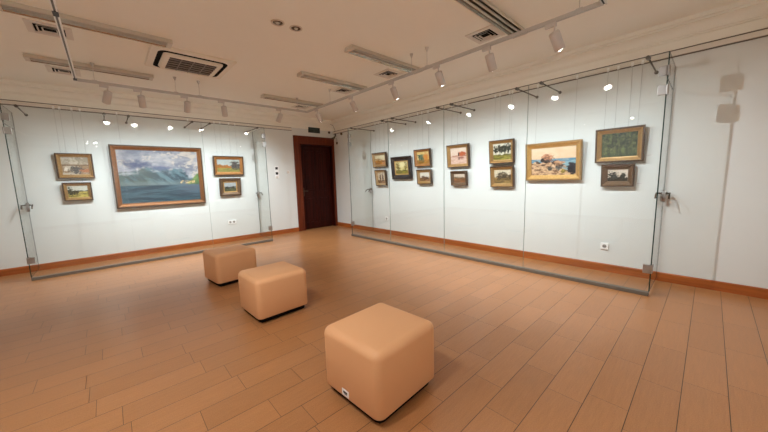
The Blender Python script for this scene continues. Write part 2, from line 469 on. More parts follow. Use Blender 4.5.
def p_lake(u, v):          # big lake with cloudy mountains
    n1 = fb(u, v * 1.6, 3.2, 1); n2 = fb(u, v * 1.3, 7, 2)
    sky = lerp(c8(118, 124, 144), c8(172, 172, 182), .5 + n1 * .7)
    sky = lerp(sky, c8(192, 184, 180), sst(.2, .9, n2 + .5 * (u - .3)))
    sky = blob(sky, c8(66, 76, 112), u, v, .20, .73, .15, .07, .35, 3, .6)
    sky = blob(sky, c8(84, 94, 128), u, v, .52, .66, .13, .05, .35, 4, .6)
    ridge = .56 + .10 * math.exp(-((u - .33) / .2) ** 2) + .09 * math.exp(-((u - .66) / .15) ** 2) - .14 * sst(.76, 1, u) + .03 * fb(u, 0, 7, 5)
    col = sky
    mt = lerp(c8(48, 70, 86), c8(92, 122, 136), .5 + .8 * fb(u * 1.5 + v, v * .6, 8, 6))
    mt = lerp(mt, c8(74, 84, 70), sst(.62, .1, u) * .7 * max(0, .7 + .5 * fb(u, v, 5, 7)))
    mt = lerp(mt, c8(120, 136, 140), .5 * sst(.44, .36, v))
    col = lerp(col, mt, sst(-.03, .03, ridge - v))
    col = lerp(col, c8(196, 200, 212), .5 * sst(.2, .9, fb(u, v * 2.2, 5, 8)) * sst(.09, .0, abs(v - ridge + .01)))
    hill = .40 + .16 * sst(.86, 1, u)
    if u > .84: col = lerp(col, lerp(c8(64, 94, 58), c8(110, 140, 84), .5 + fb(u, v, 14, 12)), sst(-.02, .02, hill - v))
    if .74 < u < .94: col = lerp(col, c8(220, 190, 140), sst(.035, .015, abs(v - .385 - .01 * fb(u, 0, 20, 9))) * sst(-.3, .3, fb(u, v, 30, 13)))
    if v < .345:
        w = lerp(c8(30, 54, 72), c8(62, 94, 110), .5 + .6 * fb(u * .7, v * 4, 5, 10))
        w = lerp(w, c8(104, 116, 138), .55 * sst(.5, .95, u) * sst(.02, .3, v))
        col = lerp(col, w, sst(0, .03, .345 - v))
    return tuple(a * b for a, b in zip(col, (.84, .82, .76)))
def p_beach(u, v):
    col = lerp(c8(216, 172, 134), c8(222, 200, 168), v + .3 * fb(u, v, 4, 1))
    if v < .60:
        sea = lerp(c8(120, 158, 168), c8(76, 124, 150), sst(.35, .6, v)); sea = lerp(sea, c8(190, 200, 196), .35 * sst(.1, .5, fb(u, v * 3, 6, 2)))
        col = lerp(col, sea, sst(0, .02, .60 - v))
    sand = lerp(c8(118, 84, 60), c8(206, 170, 132), .6 + .8 * fb(u, v * 1.6, 8, 3))
    shore = .50 - .38 * sst(.35, 1.0, u) + .04 * fb(u, v, 6, 4)
    col = lerp(col, sand, sst(-.01, .03, shore - v))
    for (cx, cy, rx, ry, cc) in ((.38, .60, .14, .15, (168, 118, 88)), (.27, .55, .05, .08, (58, 52, 50)), (.34, .50, .07, .05, (60, 52, 48)), (.57, .45, .08, .07, (90, 66, 54)), (.66, .44, .12, .06, (168, 128, 96)), (.60, .37, .10, .08, (150, 112, 82)),
                                 (.30, .38, .04, .03, (84, 60, 48)), (.14, .50, .05, .025, (70, 54, 44)), (.70, .33, .08, .045, (70, 52, 42)), (.45, .22, .06, .08, (84, 80, 74)), (.62, .24, .07, .08, (86, 84, 80)), (.74, .14, .07, .07, (176, 150, 70)), (.92, .22, .11, .22, (34, 30, 34)), (.18, .45, .05, .03, (98, 76, 62)), (.76, .28, .05, .05, (190, 168, 146)), (.52, .30, .05, .05, (190, 160, 130))):
        k = .5 + .9 * sst(-.4, .6, fb(u, v, 14, cx * 9) + (v - cy) * 4)
        col = blob(col, tuple(x * k for x in c8(*cc)), u, v, cx, cy, rx, ry, .35, cy * 5, .15)
    return col
def p_forest(u, v):
    col = lerp(c8(24, 32, 18), c8(84, 94, 54), .45 + fb(u * 1.6, v * .8, 9, 1) * .8)
    col = lerp(col, c8(120, 124, 84), .5 * sst(.25, .6, fb(u, v, 10, 2)))
    col = lerp(col, c8(64, 76, 46), sst(.34, .2, v)); col = lerp(col, c8(104, 116, 66), .5 * sst(.2, .05, abs(v - .26)) * (.5 + fb(u, v, 9, 3)))
    return lerp(col, c8(34, 40, 26), .7 * sst(.2, .45, fb(u * 3.5, v * .3, 5, 4)))
def p_trees(sky, ground, tree, sun=None, base=.42, blobs=((.3, .65, .15, .22), (.6, .68, .2, .2)), gs=6):
    def f(u, v):
        col = lerp(lerp(sky, (1, 1, 1), .12), sky, .5 + fb(u, v, 4, 1))
        g = lerp(ground, tuple(x * .35 for x in ground), .42 + .8 * fb(u * .7, v * 2.0, gs, 2))
        col = lerp(col, g, sst(-.01, .02, base + .04 * fb(u, 0, 5, 3) - v))
        for i, (cx, cy, rx, ry) in enumerate(blobs):
            k = .45 + 1.1 * max(0, .45 + fb(u, v, 14, i))
            col = blob(col, tuple(x * k for x in tree), u, v, cx, cy, rx, ry, .55, i + 3, .25)
            if abs(u - cx) < .012 and base - .06 < v < cy: col = tuple(x * .5 for x in tree)
        if sun: col = blob(col, sun[0], *((u, v) + sun[1]), .4, 20, .3)
        return col
    return f
def p_river(u, v):
    col = lerp(c8(150, 140, 122), c8(188, 178, 160), .5 + fb(u, v, 4, 1))
    col = lerp(col, c8(118, 92, 66), sst(.6, .56, v) * .9)
    if v < .50:
        col = lerp(c8(190, 180, 162), c8(150, 124, 96), sst(0, .35, abs(u - .3) + .3 * fb(u, v, 5, 2)))
        col = blob(col, c8(84, 80, 76), u, v, .52, .26, .26, .2, .5, 3, .25)
        col = blob(col, c8(214, 206, 192), u, v, .13, .3, .07, .12, .4, 4)
        col = blob(col, c8(170, 110, 74), u, v, .88, .22, .2, .1, .4, 5)
    return col
def p_barn(u, v):
    col = lerp(c8(206, 178, 158), c8(222, 204, 186), v + .3 * fb(u, v, 5, 1))
    if v < .5: col = lerp(c8(196, 158, 140), c8(214, 186, 170), .5 + fb(u, v * 4, 5, 2))
    col = lerp(col, c8(150, 84, 60), sst(.04, .01, abs(v - .5)) * sst(.0, .2, u))
    col = blob(col, c8(178, 88, 48), u, v, .74, .62, .24, .13, .3, 3); col = blob(col, c8(76, 44, 34), u, v, .52, .60, .05, .11, .3, 4)
    col = blob(col, c8(150, 96, 82), u, v, .66, .38, .2, .06, .3, 5); col = blob(col, c8(84, 56, 60), u, v, .53, .33, .035, .08, .3, 6)
    return col
def p_strip(u, v):          # autumn row and a dark tree
    col = lerp(c8(186, 190, 176), c8(160, 170, 168), v + .4 * fb(u, v, 4, 1))
    g = lerp(c8(150, 138, 70), c8(118, 118, 66), .5 + fb(u * .6, v * 3, 6, 2)); col = lerp(col, g, sst(-.01, .02, .36 - v))
    col = lerp(col, lerp(c8(176, 104, 40), c8(128, 96, 50), .5 + fb(u, v, 12, 3)), sst(-.02, .03, .36 + .22 - .1 * u + .08 * fb(u, 0, 10, 4) - v) * sst(.30, .34, v) * sst(.66, .6, u))
    return blob(col, lerp(c8(50, 48, 48), c8(96, 90, 84), .5 + fb(u, v, 18, 6)), u, v, .82, .55, .2, .36, .4, 5, .2)

def painting(wall, s0, s1, z0, z1, fr, fn, label, fw=.06, inner=None, lean=.10, res=90, under=None):
    """frame with mitred moulding + canvas + two hanging wires; s0 is its left end as seen from the room"""
    W, H = abs(s1 - s0), (z1 - z0) / math.cos(lean)
    sc_ = (s0 + s1) / 2
    if wall == 'right': loc = (XR - .022, sc_, z0); rz = -PI / 2
    else: loc = (sc_, YB - .022, z0); rz = 0
    t = thing('framed_painting', label, 'painting', loc, (lean, 0, rz), 'oil paintings hung on the gallery walls')
    hw, fd = W / 2, .062
    def rect(i, y): return [(-hw + i, -y, i), (hw - i, -y, i), (hw - i, -y, H - i), (-hw + i, -y, H - i)]
    pf = [(.004, 0), (0, .004), (0, fd * .8), (fw * .10, fd), (fw * .26, fd), (fw * .34, fd * .86), (fw * .42, fd * .84), (fw * .80, fd * .44), (fw * .84, fd * .50), (fw * .94, fd * .46), (fw, fd * .30), (fw, .002)]
    bm = bmesh.new(); loft(bm, [[Vector(p) for p in rect(i, y)] for i, y in pf] , mi=0)
    for f in bm.faces:
        c = f.calc_center_median(); k = min(hw - abs(c.x), c.z, H - c.z)
        if inner and k > fw * (.78 if inner == 'slip' else .36): f.material_index = 1
        elif k < fw * .30 and fr != 'dark': f.material_index = 2
    ms = [G[fr], G[inner if inner and inner != 'slip' else 'bright'], G['umber' if fr != 'bright' else 'gold']]
    obj('frame', bm, ms, t)
    bm = bmesh.new(); bx(bm, -hw + .012, hw - .012, -.006, -.001, .012, H - .012)
    obj('back_board', bm, G['brown'], t)
    # canvas
    iw, ih = W - 2 * fw, H - 2 * fw
    nx = res; ny = max(8, int(res * ih / iw))
    bm = bmesh.new(); lay = bm.verts.layers.float_color.new('paint'); g = []
    for j in range(ny + 1):
        r = []
        for i in range(nx + 1):
            u, v = i / nx, j / ny
            q = bm.verts.new((-iw / 2 + iw * u, -fd * .22, fw + ih * v)); c = fn(u, v)
            q[lay] = (max(.004, c[0]), max(.004, c[1]), max(.004, c[2]), 1); r.append(q)
        g.append(r)
    for j in range(ny):
        for i in range(nx): bm.faces.new((g[j][i], g[j][i + 1], g[j + 1][i + 1], g[j + 1][i]))
    # give the canvas its thickness
    b = [bm.verts.new((x, -.008, z)) for x, z in ((-iw / 2, fw), (iw / 2, fw), (iw / 2, H - fw), (-iw / 2, H - fw))]
    for q in b: q[lay] = (.3, .27, .2, 1)
    bm.faces.new(b[::-1])
    obj('canvas', bm, M['paint'], t)
    # wires down from the picture rail
    inv = (Matrix.Translation(loc) @ Euler((lean, 0, rz)).to_matrix().to_4x4()).inverted()
    def WP(s, o, z): return (XR - o, s, z) if wall == 'right' else (s, YB - o, z)
    ins = .30 if under else (.12 if s1 == 1.695 else .16)
    for k in (ins, 1 - ins):
        s = s0 + (s1 - s0) * k
        zt = z0 + H * math.cos(lean) * .86
        ow = .030 + math.sin(lean) * H * .86 - .012
        bm = bmesh.new()
        if under: pts = [WP(s, .032, 2.93), WP(s, .010, 2.87), WP(s, .010, under - .01), WP(s, ow, zt)]
        else: pts = [WP(s, .032, 2.93), WP(s, .020, 2.90), WP(s, ow, zt)]
        tube(bm, pts, .0013, 6)
        w = obj('hanging_wire', bm, M['wire'], t); w.matrix_parent_inverse = inv
        bm = bmesh.new(); a, b2 = WP(s - .014, .028, 0), WP(s + .014, .042, 0)
        bx(bm, min(a[0], b2[0]), max(a[0], b2[0]), min(a[1], b2[1]), max(a[1], b2[1]), 2.905, 2.955, bev=.003)
        cl = obj('rail_clip', bm, M['white'], w)
        # sub-part: keep world placement
        cl.matrix_parent_inverse = Matrix.Identity(4)
    return t

painting('back', -.64, -.145, 1.66, 2.12, 'gold', p_river, 'gilt-framed brown river landscape hung above the yellow meadow picture, at the left end', .07)
painting('back', -.605, -.215, 1.24, 1.58, 'brown', p_trees(c8(196, 196, 180), c8(196, 178, 92), c8(52, 50, 30), None, .5, ((.12, .5, .13, .34), (.3, .42, .2, .16), (.5, .53, .5, .05))), 'small framed yellow meadow with a dark tree, hung under the brown river landscape', .06, 'gold', under=1.66)
painting('back', .105, 1.695, 1.03, 2.31, 'red', p_lake, 'largest painting, cloudy blue mountains over a lake in a reddish gilt frame', .095, lean=.05, res=190)
painting('back', 1.93, 2.615, 1.675, 2.145, 'orange', p_strip, 'orange-gilt framed landscape of autumn trees and one big dark tree, right of the lake painting', .085)
painting('back', 2.02, 2.51, 1.17, 1.605, 'brown', p_trees(c8(150, 158, 160), c8(96, 98, 66), c8(46, 50, 42), None, .38, ((.2, .42, .3, .12), (.75, .46, .3, .1))), 'small dark landscape in a wide brown frame, hung under the autumn trees picture', .11, 'slip', under=1.675)
painting('right', 6.22, 5.68, 1.79, 2.17, 'pale', p_trees(c8(206, 190, 146), c8(190, 128, 56), c8(150, 110, 60), None, .45, ((.3, .55, .3, .1),)), 'pale gilt-framed orange field landscape at the far corner end of the right wall', .075, 'gold')
painting('right', 6.12, 5.71, 1.30, 1.72, 'brown', p_trees(c8(190, 168, 136), c8(150, 108, 70), c8(92, 62, 42), None, .3, ((.35, .5, .1, .35), (.7, .55, .12, .3))), 'small upright brown picture lowest at the far corner end of the right wall', .07, 'pale', under=1.79)
painting('right', 5.49, 4.83, 1.465, 2.01, 'dark', p_trees(c8(206, 190, 120), c8(140, 128, 50), c8(120, 100, 44), (c8(226, 214, 160), (.55, .75, .25, .18)), .32, ((.2, .6, .15, .35), (.85, .6, .12, .3))), 'yellow-green landscape in a wide nearly black frame', .13, 'slip')
painting('right', 4.72, 4.25, 1.74, 2.13, 'orange', p_trees(c8(206, 176, 92), c8(168, 120, 50), c8(70, 92, 66), (c8(190, 120, 44), (.75, .55, .2, .3)), .35, ((.4, .5, .2, .25), (.2, .6, .12, .2))), 'gilt-framed yellow autumn picture with a green tree, right of the dark-framed one', .06)
painting('right', 4.65, 4.23, 1.335, 1.675, 'brown', p_trees(c8(206, 200, 186), c8(150, 110, 72), c8(96, 66, 46), None, .4, ((.35, .4, .2, .2), (.7, .35, .25, .15))), 'small brown and white picture under the yellow autumn picture', .07, 'gold', under=1.74)
painting('right', 3.80, 3.28, 1.68, 2.14, 'pale', p_barn, 'pale gilt-framed pinkish river scene with an orange-red house', .07, 'gold')
painting('right', 3.71, 3.33, 1.305, 1.605, 'brown', p_trees(c8(190, 172, 150), c8(146, 98, 60), c8(92, 70, 44), None, .5, ((.2, .55, .25, .1), (.75, .52, .3, .08))), 'small brown dusk landscape under the pinkish river scene', .06, 'brown', under=1.68)
painting('right', 2.85, 2.385, 1.71, 2.13, 'gold', p_trees(c8(210, 206, 186), c8(146, 138, 60), c8(44, 46, 32), None, .34, ((.15, .62, .13, .2), (.38, .66, .16, .22), (.65, .66, .18, .2), (.88, .7, .14, .24))), 'gilt-framed row of dark trees on a green meadow with pale sky', .065)
painting('right', 2.82, 2.375, 1.275, 1.66, 'gold', p_trees(c8(196, 182, 152), c8(150, 122, 74), c8(76, 64, 48), None, .45, ((.3, .5, .15, .25), (.6, .55, .2, .22), (.9, .5, .15, .2))), 'gilt-framed grey-brown village picture under the row of dark trees', .065, under=1.71)
painting('right', 2.17, 1.34, 1.39, 2.00, 'bright', p_beach, 'wide bright gold framed seashore with rocks', .085, res=130)
painting('right', 1.18, .63, 1.635, 2.11, 'brown', p_forest, 'dark green forest picture in a worn gilt frame, nearest large picture on the right wall', .075, 'gold')
painting('right', 1.09, .71, 1.29, 1.605, 'brown', p_trees(c8(206, 192, 172), c8(60, 52, 36), c8(40, 38, 28), None, .28, ((.25, .5, .26, .26), (.78, .42, .15, .26), (.5, .3, .4, .1))), 'small picture of dark trees against pale sky, under the green forest picture', .075, 'brown', under=1.635)

# ------------------------------------------------------------------ ottomans
def ottoman(cx, cy, rz, label, tagged=False, hw=.297, hd=.284, zt=.484):
    t = thing('ottoman', label, 'ottoman', (cx, cy, 0), (0, 0, rz), 'peach cube ottomans')
    bm = bmesh.new(); bx(bm, -hw, hw, -hd, hd, .055, zt)
    top = [e for e in bm.edges if max(v.co.z for v in e.verts) > .3]
    bmesh.ops.bevel(bm, geom=top, offset=.055, segments=6, affect='EDGES', profile=.5, clamp_overlap=True)
    bot = [e for e in bm.edges if all(abs(v.co.z - .055) < 1e-4 for v in e.verts)]
    bmesh.ops.bevel(bm, geom=bot, offset=.012, segments=2, affect='EDGES', profile=.5)
    obj('cushion_cube', bm, M['ott'], t, True)
    bm = bmesh.new(); loft(bm, [rrect(hw - .03, hd - .03, .05, .010), rrect(hw - .03, hd - .03, .05, .060)], True, True)
    obj('base_board', bm, M['black'], t)
    for sx in (-1, 1):
        for sy in (-1, 1):
            bm = bmesh.new(); x, y = sx * (hw - .075), sy * (hd - .075)
            bx(bm, x - .03, x + .03, y - .03, y + .03, 0, .05, bev=.004)
            obj('foot', bm, M['black'], t)
    if tagged:
        bm = box(-hw - .002, -hw + .001, .000, .070, .070, .116, bev=.0006, seg=1)
        tg = obj('label_tag', bm, M['card'], t); tg['label'] = 'white sewn-on label'
        bm = bmesh.new()
        bx(bm, -hw - .0028, -hw - .0019, .015, .055, .090, .104); bx(bm, -hw - .0028, -hw - .0019, .019, .047, .083, .087)
        obj('print', bm, M['slot'], tg)
    return t
ottoman(1.315, 1.515, math.radians(3), 'peach cube ottoman nearest the camera, with a small white label tag', True)
ottoman(1.305, 3.375, math.radians(2), 'peach cube ottoman in the middle of the row of three')
ottoman(1.285, 4.965, math.radians(6), 'peach cube ottoman farthest from the camera, near the lake painting')

# ------------------------------------------------------------------ lighting track and its spotlights
TZ = 3.03
TX0, TX1, TY0, TY1 = -.17, 3.5, .77, 6.30
def track(name, p0, p1, rods, label, mat=None):
    p0, p1 = Vector(p0), Vector(p1); L_ = (p1 - p0).length; dirv = (p1 - p0).normalized()
    rz = math.atan2(dirv.y, dirv.x)
    t = thing('lighting_track', label, 'lighting track', (p0.x, p0.y, TZ), (0, 0, rz), 'suspended lighting tracks')
    bm = bmesh.new(); w, h = .0185, .0175
    for y0, y1, z0, z1 in ((-w, w, .004, h), (-w, -.008, -h, .004), (.008, w, -h, .004)): bx(bm, 0, L_, y0, y1, z0, z1)
    obj('rail', bm, mat or M['track'], t)
    obj('contact_slot', box(.01, L_ - .01, -.008, .008, -h + .006, .004), M['dsteel'] if mat else M['slot'], t)
    for s in rods:
        bm = bmesh.new(); tube(bm, [(s, 0, h), (s, 0, ZC - TZ)], .003, 8)
        r = obj('suspension_rod', bm, M['track'], t)
        bm = bmesh.new(); lathe(bm, [(0, ZC - TZ - .055), (.008, ZC - TZ - .055), (.026, ZC - TZ - .004), (.026, ZC - TZ), (0, ZC - TZ)], 16, o=(s, 0, 0))
        obj('ceiling_cup', bm, M['track'], r, True)
        obj('rail_clamp', box(s - .03, s + .03, -.012, .012, h, h + .012, bev=.003), M['track'], r)
    return t
e_ = .0185
track('r', (TX1, TY0 + e_, 0), (TX1, TY1 - e_, 0), [.949 - TY0, 2.81 - TY0, 3.10 - TY0, 5.31 - TY0], 'suspended grey lighting track running along the right-hand wall')
track('b', (TX0 - e_, TY1, 0), (TX1 + e_, TY1, 0), [.05 - TX0, 1.06 - TX0, 1.41 - TX0, 3.30 - TX0], 'suspended grey lighting track along the wall with the lake painting')
tl = track('l', (TX0, TY0 + e_, 0), (TX0, TY1 - e_, 0), [.3, 2.4], 'suspended lighting track at upper left running towards the camera', M['white'])  # white colour stands in for the light falling on this track
for a in (3.96, 6.17): obj('track_connector', box(a - TY0 - e_, a - TY0 - e_ + .11, -.0195, .0195, -.019, .012, bev=.002), M['slot'], tl)
track('f', (TX0 - e_, TY0, 0), (TX1 + e_, TY0, 0), [.6, 1.9, 3.2], 'suspended lighting track nearest the camera, mostly out of view at the top')

def spot_meshes():
    bm = bmesh.new(); R0 = .050
    lathe(bm, [(0, 0.02), (R0 - .012, .02), (R0 - .002, .012), (R0, .004), (R0, -.165), (R0 - .003, -.168), (R0 - .005, -.165), (R0 - .008, -.140), (.0, -.140)], 28)
    me1 = bpy.data.meshes.new('lamp_body'); bmesh.ops.recalc_face_normals(bm, faces=bm.faces[:]); bm.to_mesh(me1); bm.free(); me1.materials.append(M['lampgrey'])
    for p in me1.polygons: p.use_smooth = abs(p.normal.z) < .3
    bm = bmesh.new(); lathe(bm, [(0, -.172), (.020, -.1718), (.036, -.170), (.0435, -.167), (.0435, -.160), (0, -.160)], 24)
    me2 = bpy.data.meshes.new('lens'); bmesh.ops.recalc_face_normals(bm, faces=bm.faces[:]); bm.to_mesh(me2); bm.free(); me2.materials.append(M['lens'])
    bm = bmesh.new(); bx(bm, -.055, .05, -.016, .016, -.040, 0, bev=.004)
    me3 = bpy.data.meshes.new('track_adapter'); bm.to_mesh(me3); bm.free(); me3.materials.append(M['lampgrey'])
    bm = bmesh.new(); tube(bm, [(.035, 0, -.040), (.035, 0, -.10)], .008, 10); bx(bm, .022, .048, -.014, .014, -.112, -.088, bev=.004)
    me4 = bpy.data.meshes.new('stem'); bmesh.ops.recalc_face_normals(bm, faces=bm.faces[:]); bm.to_mesh(me4); bm.free(); me4.materials.append(M['lampgrey'])
    bm = bmesh.new(); lathe(bm, [(0, -.149), (.040, -.149), (.040, -.147), (0, -.147)], 24)
    me5 = bpy.data.meshes.new('lens'); bmesh.ops.recalc_face_normals(bm, faces=bm.faces[:]); bm.to_mesh(me5); bm.free(); me5.materials.append(M['lens'])
    return me1, me2, me3, me4, me5
SM = spot_meshes()
LCOL = (.94, 1, 1.05)
def spotlight(x, y, along, aim, label, power=120, cone=130, blend=1.0, rad=.006, deep=False):
    """x, y: where the lamp hangs under its track; aim: world point"""
    rz = {'x': 0, 'y': -PI / 2}[along]
    base = Vector((x, y, TZ - .0175)); off = Vector((.035, 0)) ; off.rotate(Matrix.Rotation(rz, 2))
    t = thing('track_spotlight', label, 'spotlight', (x - off.x, y - off.y, base.z), (0, 0, rz), 'track spotlights')
    link('track_adapter', SM[2], t); link('stem', SM[3], t)
    piv = Vector((x, y, base.z - .11))
    dv = (Vector(aim) - piv).normalized()
    q = Vector((0, 0, -1)).rotation_difference(dv)
    qi = Euler((0, 0, rz)).to_quaternion().inverted()
    b = link('lamp_body', SM[0], t, (.035, 0, -.11), qi @ q)
    link('lens', SM[4 if deep else 1], b)
    ld = bpy.data.lights.new('spot_beam', 'SPOT'); ld.energy = power; ld.color = LCOL
    ld.spot_size = math.radians(cone); ld.spot_blend = blend; ld.shadow_soft_size = rad
    lo = bpy.data.objects.new('spot_beam', ld); C.objects.link(lo); lo.parent = b; lo.location = (0, 0, -.195)
    return t
ords = ['farthest', 'second farthest', 'third farthest', 'third nearest', 'second nearest', 'nearest']
PWR = 120; AZ = -.35
for k, (y, dy) in enumerate(((5.84, .1), (4.60, 0), (3.52, 0), (2.63, -.05), (1.885, -.1), (1.18, -.75))):
    spotlight(TX1, y, 'y', (XR, y + dy, AZ), '%s grey cylinder spotlight of the six on the right-hand track' % ords[k], PWR)
ords = ['leftmost', 'second from left', 'third from left', 'fourth from left', 'rightmost']
for k, (x, dx) in enumerate(((.165, -.8), (.56, .3), (1.19, 0), (1.775, .7), (2.88, -.7))):
    spotlight(x, TY1, 'x', (x + dx, YB, AZ), '%s grey cylinder spotlight of the five on the lake-painting track' % ords[k], PWR)
# the same lamps on the two track sides that run outside the picture, plus two added fill lamps
for k, y in enumerate((2.65, 1.75)):
    spotlight(TX0, y, 'y', (XL, y, 1.2), 'grey spotlight on the left track, %s of two aimed at the left wall' % ('farther', 'nearer')[k], PWR * .6, 130, .9)
spotlight(TX0, 2.3, 'y', (.95, 3.5, 0), 'added grey fill spotlight on the left track pointing down at the middle of the floor', PWR * 1.0, 112, 1.0, deep=True)  # added fill lamp to brighten the floor, lens recessed against glints
spotlight(TX0, 1.35, 'y', (.95, 1.75, .3), 'added grey fill spotlight on the left track pointing down at the nearest ottoman', PWR * .75, 100, 1.0, deep=True)  # added fill lamp to brighten the ottoman and foreground
for k, x in enumerate((.2, 1.4)):
    spotlight(x, TY0, 'x', (x, YF, .9), 'grey spotlight on the nearest track, %s of two aimed behind the camera' % ('left', 'right')[k], PWR * 1.4, 120, 1.0)

# ------------------------------------------------------------------ ceiling fittings
def batten(x0, x1, y, label):
    t = thing('fluorescent_fitting', label, 'ceiling light', ((x0 + x1) / 2, y, ZC), (0, 0, 0), 'unlit fluorescent ceiling fittings')
    hl = (x1 - x0) / 2; w = .095
    bm = bmesh.new()
    sec = [(-w + .02, 0), (-w, -.05), (-w + .012, -.052), (-.062, -.022), (.062, -.022), (w - .012, -.052), (w, -.05), (w - .02, 0)]
    a = [bm.verts.new((-hl, p, q)) for p, q in sec]; b = [bm.verts.new((hl, p, q)) for p, q in sec]
    for k in range(len(sec)):
        f = bm.faces.new((a[k], a[(k + 1) % 8], b[(k + 1) % 8], b[k])); f.material_index = 1 if k in (2, 3, 4) else 0
    bm.faces.new(a[::-1]); bm.faces.new(b)
    obj('housing', bm, [M['batt'], M['refl']], t)
    for s in (-1, 1):
        bm = bmesh.new(); tube(bm, [(-hl + .05, s * .032, -.040), (hl - .05, s * .032, -.040)], .013, 12)
        obj('lamp_tube', bm, M['tube'], t, True)
        x = s * (hl - .025)
        obj('end_cap', box(x - .025, x + .025, -w + .004, w - .004, -.056, -.018, bev=.004), M['batt'], t)
    return t
batten(-.62, .80, 4.80, 'unlit fluorescent fitting at upper left beside the air conditioner')
batten(-.64, .76, 6.45, 'unlit fluorescent fitting at left above the left end of the lake-painting track')
batten(2.58, 4.00, 6.47, 'unlit fluorescent fitting nearest the wooden door')
batten(2.57, 3.98, 4.80, 'unlit fluorescent fitting second from the wooden door')
batten(2.62, 4.08, 3.48, 'unlit fluorescent fitting right of the two round downlights')
batten(2.62, 4.08, 1.78, 'unlit fluorescent fitting cut by the top edge, near the end of the right track')

def vent(x, y, label, h=.185):
    t = thing('ceiling_vent', label, 'air vent', (x, y, ZC), (0, 0, 0), 'square ceiling air vents')
    bm = bmesh.new(); loft(bm, [rrect(h, h, .004, -.0), rrect(h, h, .004, -.008), rrect(h - .05, h - .05, .003, -.014), rrect(h - .06, h - .06, .003, -.010), rrect(h - .06, h - .06, .003, -.003)])
    obj('vent_frame', bm, M['mesh'], t)
    obj('duct_opening', box(-h + .061, h - .061, -h + .061, h - .061, -.003, -.001), M['black'], t)
    for k, i in enumerate((h - .092, h - .130)):
        bm = bmesh.new(); loft(bm, [rrect(i, i, .003, -.003), rrect(i + .008, i + .008, .003, -.014), rrect(i + .006, i + .006, .003, -.014), rrect(i - .004, i - .004, .003, -.003)])
        obj('louvre_ring', bm, M['mesh'], t)
    return t
vent(3.80, 2.11, 'square ceiling vent beside the nearest fluorescent fitting on the right')
vent(3.81, 3.94, 'square ceiling vent between two fluorescent fittings, above the second and third spotlights')
vent(3.77, 5.22, 'square ceiling vent near the wooden door end of the right track')
vent(3.72, 6.94, 'square ceiling vent closest to the wooden door')
vent(-.29, 5.28, 'square ceiling vent at far upper left behind the left track')
vent(-.30, 6.97, 'square ceiling vent at left near the lake-painting wall cornice')

def downlight(x, y, label):
    t = thing('downlight', label, 'ceiling light', (x, y, ZC), (0, 0, 0), 'round ceiling downlights')
    bm = bmesh.new(); lathe(bm, [(.075, 0), (.075, -.006), (.066, -.010), (.056, -.006), (.056, -.001), ], 28)
    obj('trim_ring', bm, M['batt'], t, True)
    bm = bmesh.new(); lathe(bm, [(.056, -.001), (.050, -.006), (.034, -.003), (.0, -.002)], 24)
    obj('reflector', bm, principled('bronze_reflector', (.22, .14, .08, 1), .25, .8), t, True)
    bm = bmesh.new(); lathe(bm, [(0, -.020), (.018, -.016), (.024, -.004), (0, -.003)], 16)
    obj('bulb', bm, M['tube'], t, True)
    return t
downlight(1.635, 3.49, 'left one of two round recessed ceiling downlights')
downlight(1.855, 3.48, 'right one of two round recessed ceiling downlights')

t = thing('air_conditioner', 'cream square ceiling cassette air conditioner with dark slots and brown grille', 'air conditioner', (1.12, 5.42, ZC))
bm = bmesh.new(); hx, hy = .515, .455
loft(bm, [rrect(hx, hy, .006, 0), rrect(hx, hy, .006, -.022), rrect(hx - .012, hy - .012, .006, -.034), rrect(.43, .385, .10, -.038), rrect(.43, .385, .10, -.004)])
obj('cover_panel', bm, M['cream'], t)
bm = bmesh.new(); loft(bm, [rrect(.43, .385, .10, -.020), rrect(.43, .385, .10, -.0365), rrect(.37, .325, .06, -.0365), rrect(.37, .325, .06, -.020)])
obj('air_outlet', bm, M['black'], t)
bm = bmesh.new(); loft(bm, [rrect(.372, .327, .06, -.030), rrect(.369, .324, .06, -.050), rrect(.345, .305, .05, -.070), rrect(.295, .27, .008, -.074), rrect(.295, .27, .008, -.058)])
obj('centre_housing', bm, M['cream'], t)
bm = bmesh.new(); bx(bm, -.295, .295, -.27, .27, -.060, -.056)
for k in range(5):
    y = -.19 + k * .095; bx(bm, -.295, .295, y - .009, y + .009, -.074, -.062, 1)
for x in (-.15, 0, .15): bx(bm, x - .004, x + .004, -.27, .27, -.073, -.060, 1)
obj('intake_grille', bm, [M['grille'], principled('grille_bars', (.26, .21, .17, 1), .5)], t)

# ------------------------------------------------------------------ small things on the walls
def on_back(x, z): return (x, YB, z), (0, 0, 0)
def on_right(y, z): return (XR, y, z), (0, 0, -PI / 2)
def outlet(pos, label, n=1):
    t = thing('power_socket', label, 'power socket', pos[0], pos[1], 'white wall sockets')
    w = .05 * n
    obj('cover_plate', box(-w, w, -.016, 0, -.05, .05, bev=.004), M['white'], t)
    for k in range(n):
        x = (k - (n - 1) / 2) * .086
        bm = bmesh.new(); tube(bm, [(x, -.0158, 0), (x, -.0172, 0)], .027, 18)
        f = obj('socket_face', bm, M['sockface'], t)
        bm = bmesh.new()
        for s in (-1, 1): tube(bm, [(x + s * .0095, -.0170, 0), (x + s * .0095, -.0184, 0)], .006, 10)
        obj('pin_hole', bm, M['slot'], f)
    return t
outlet(on_back(2.245, .50), 'double white power socket low on the wall between the lake painting and back glass door', 2)
outlet(on_right(1.005, .388), 'white power socket low on the right wall under the green forest picture', 1)
outlet(on_right(5.80, .42), 'white power socket low on the right wall near the far corner', 1)
t = thing('switch_panel', 'white wall switch panel with two dark squares beside the back glass door', 'light switch', *on_back(3.505, 1.61))
obj('cover_plate', box(-.055, .055, -.011, 0, -.04, .30, bev=.004), M['white'], t)
for z in (.10, .24):
    obj('dark_module', box(-.036, .036, -.015, -.010, z - .034, z + .034, bev=.002), M['slot'], t)
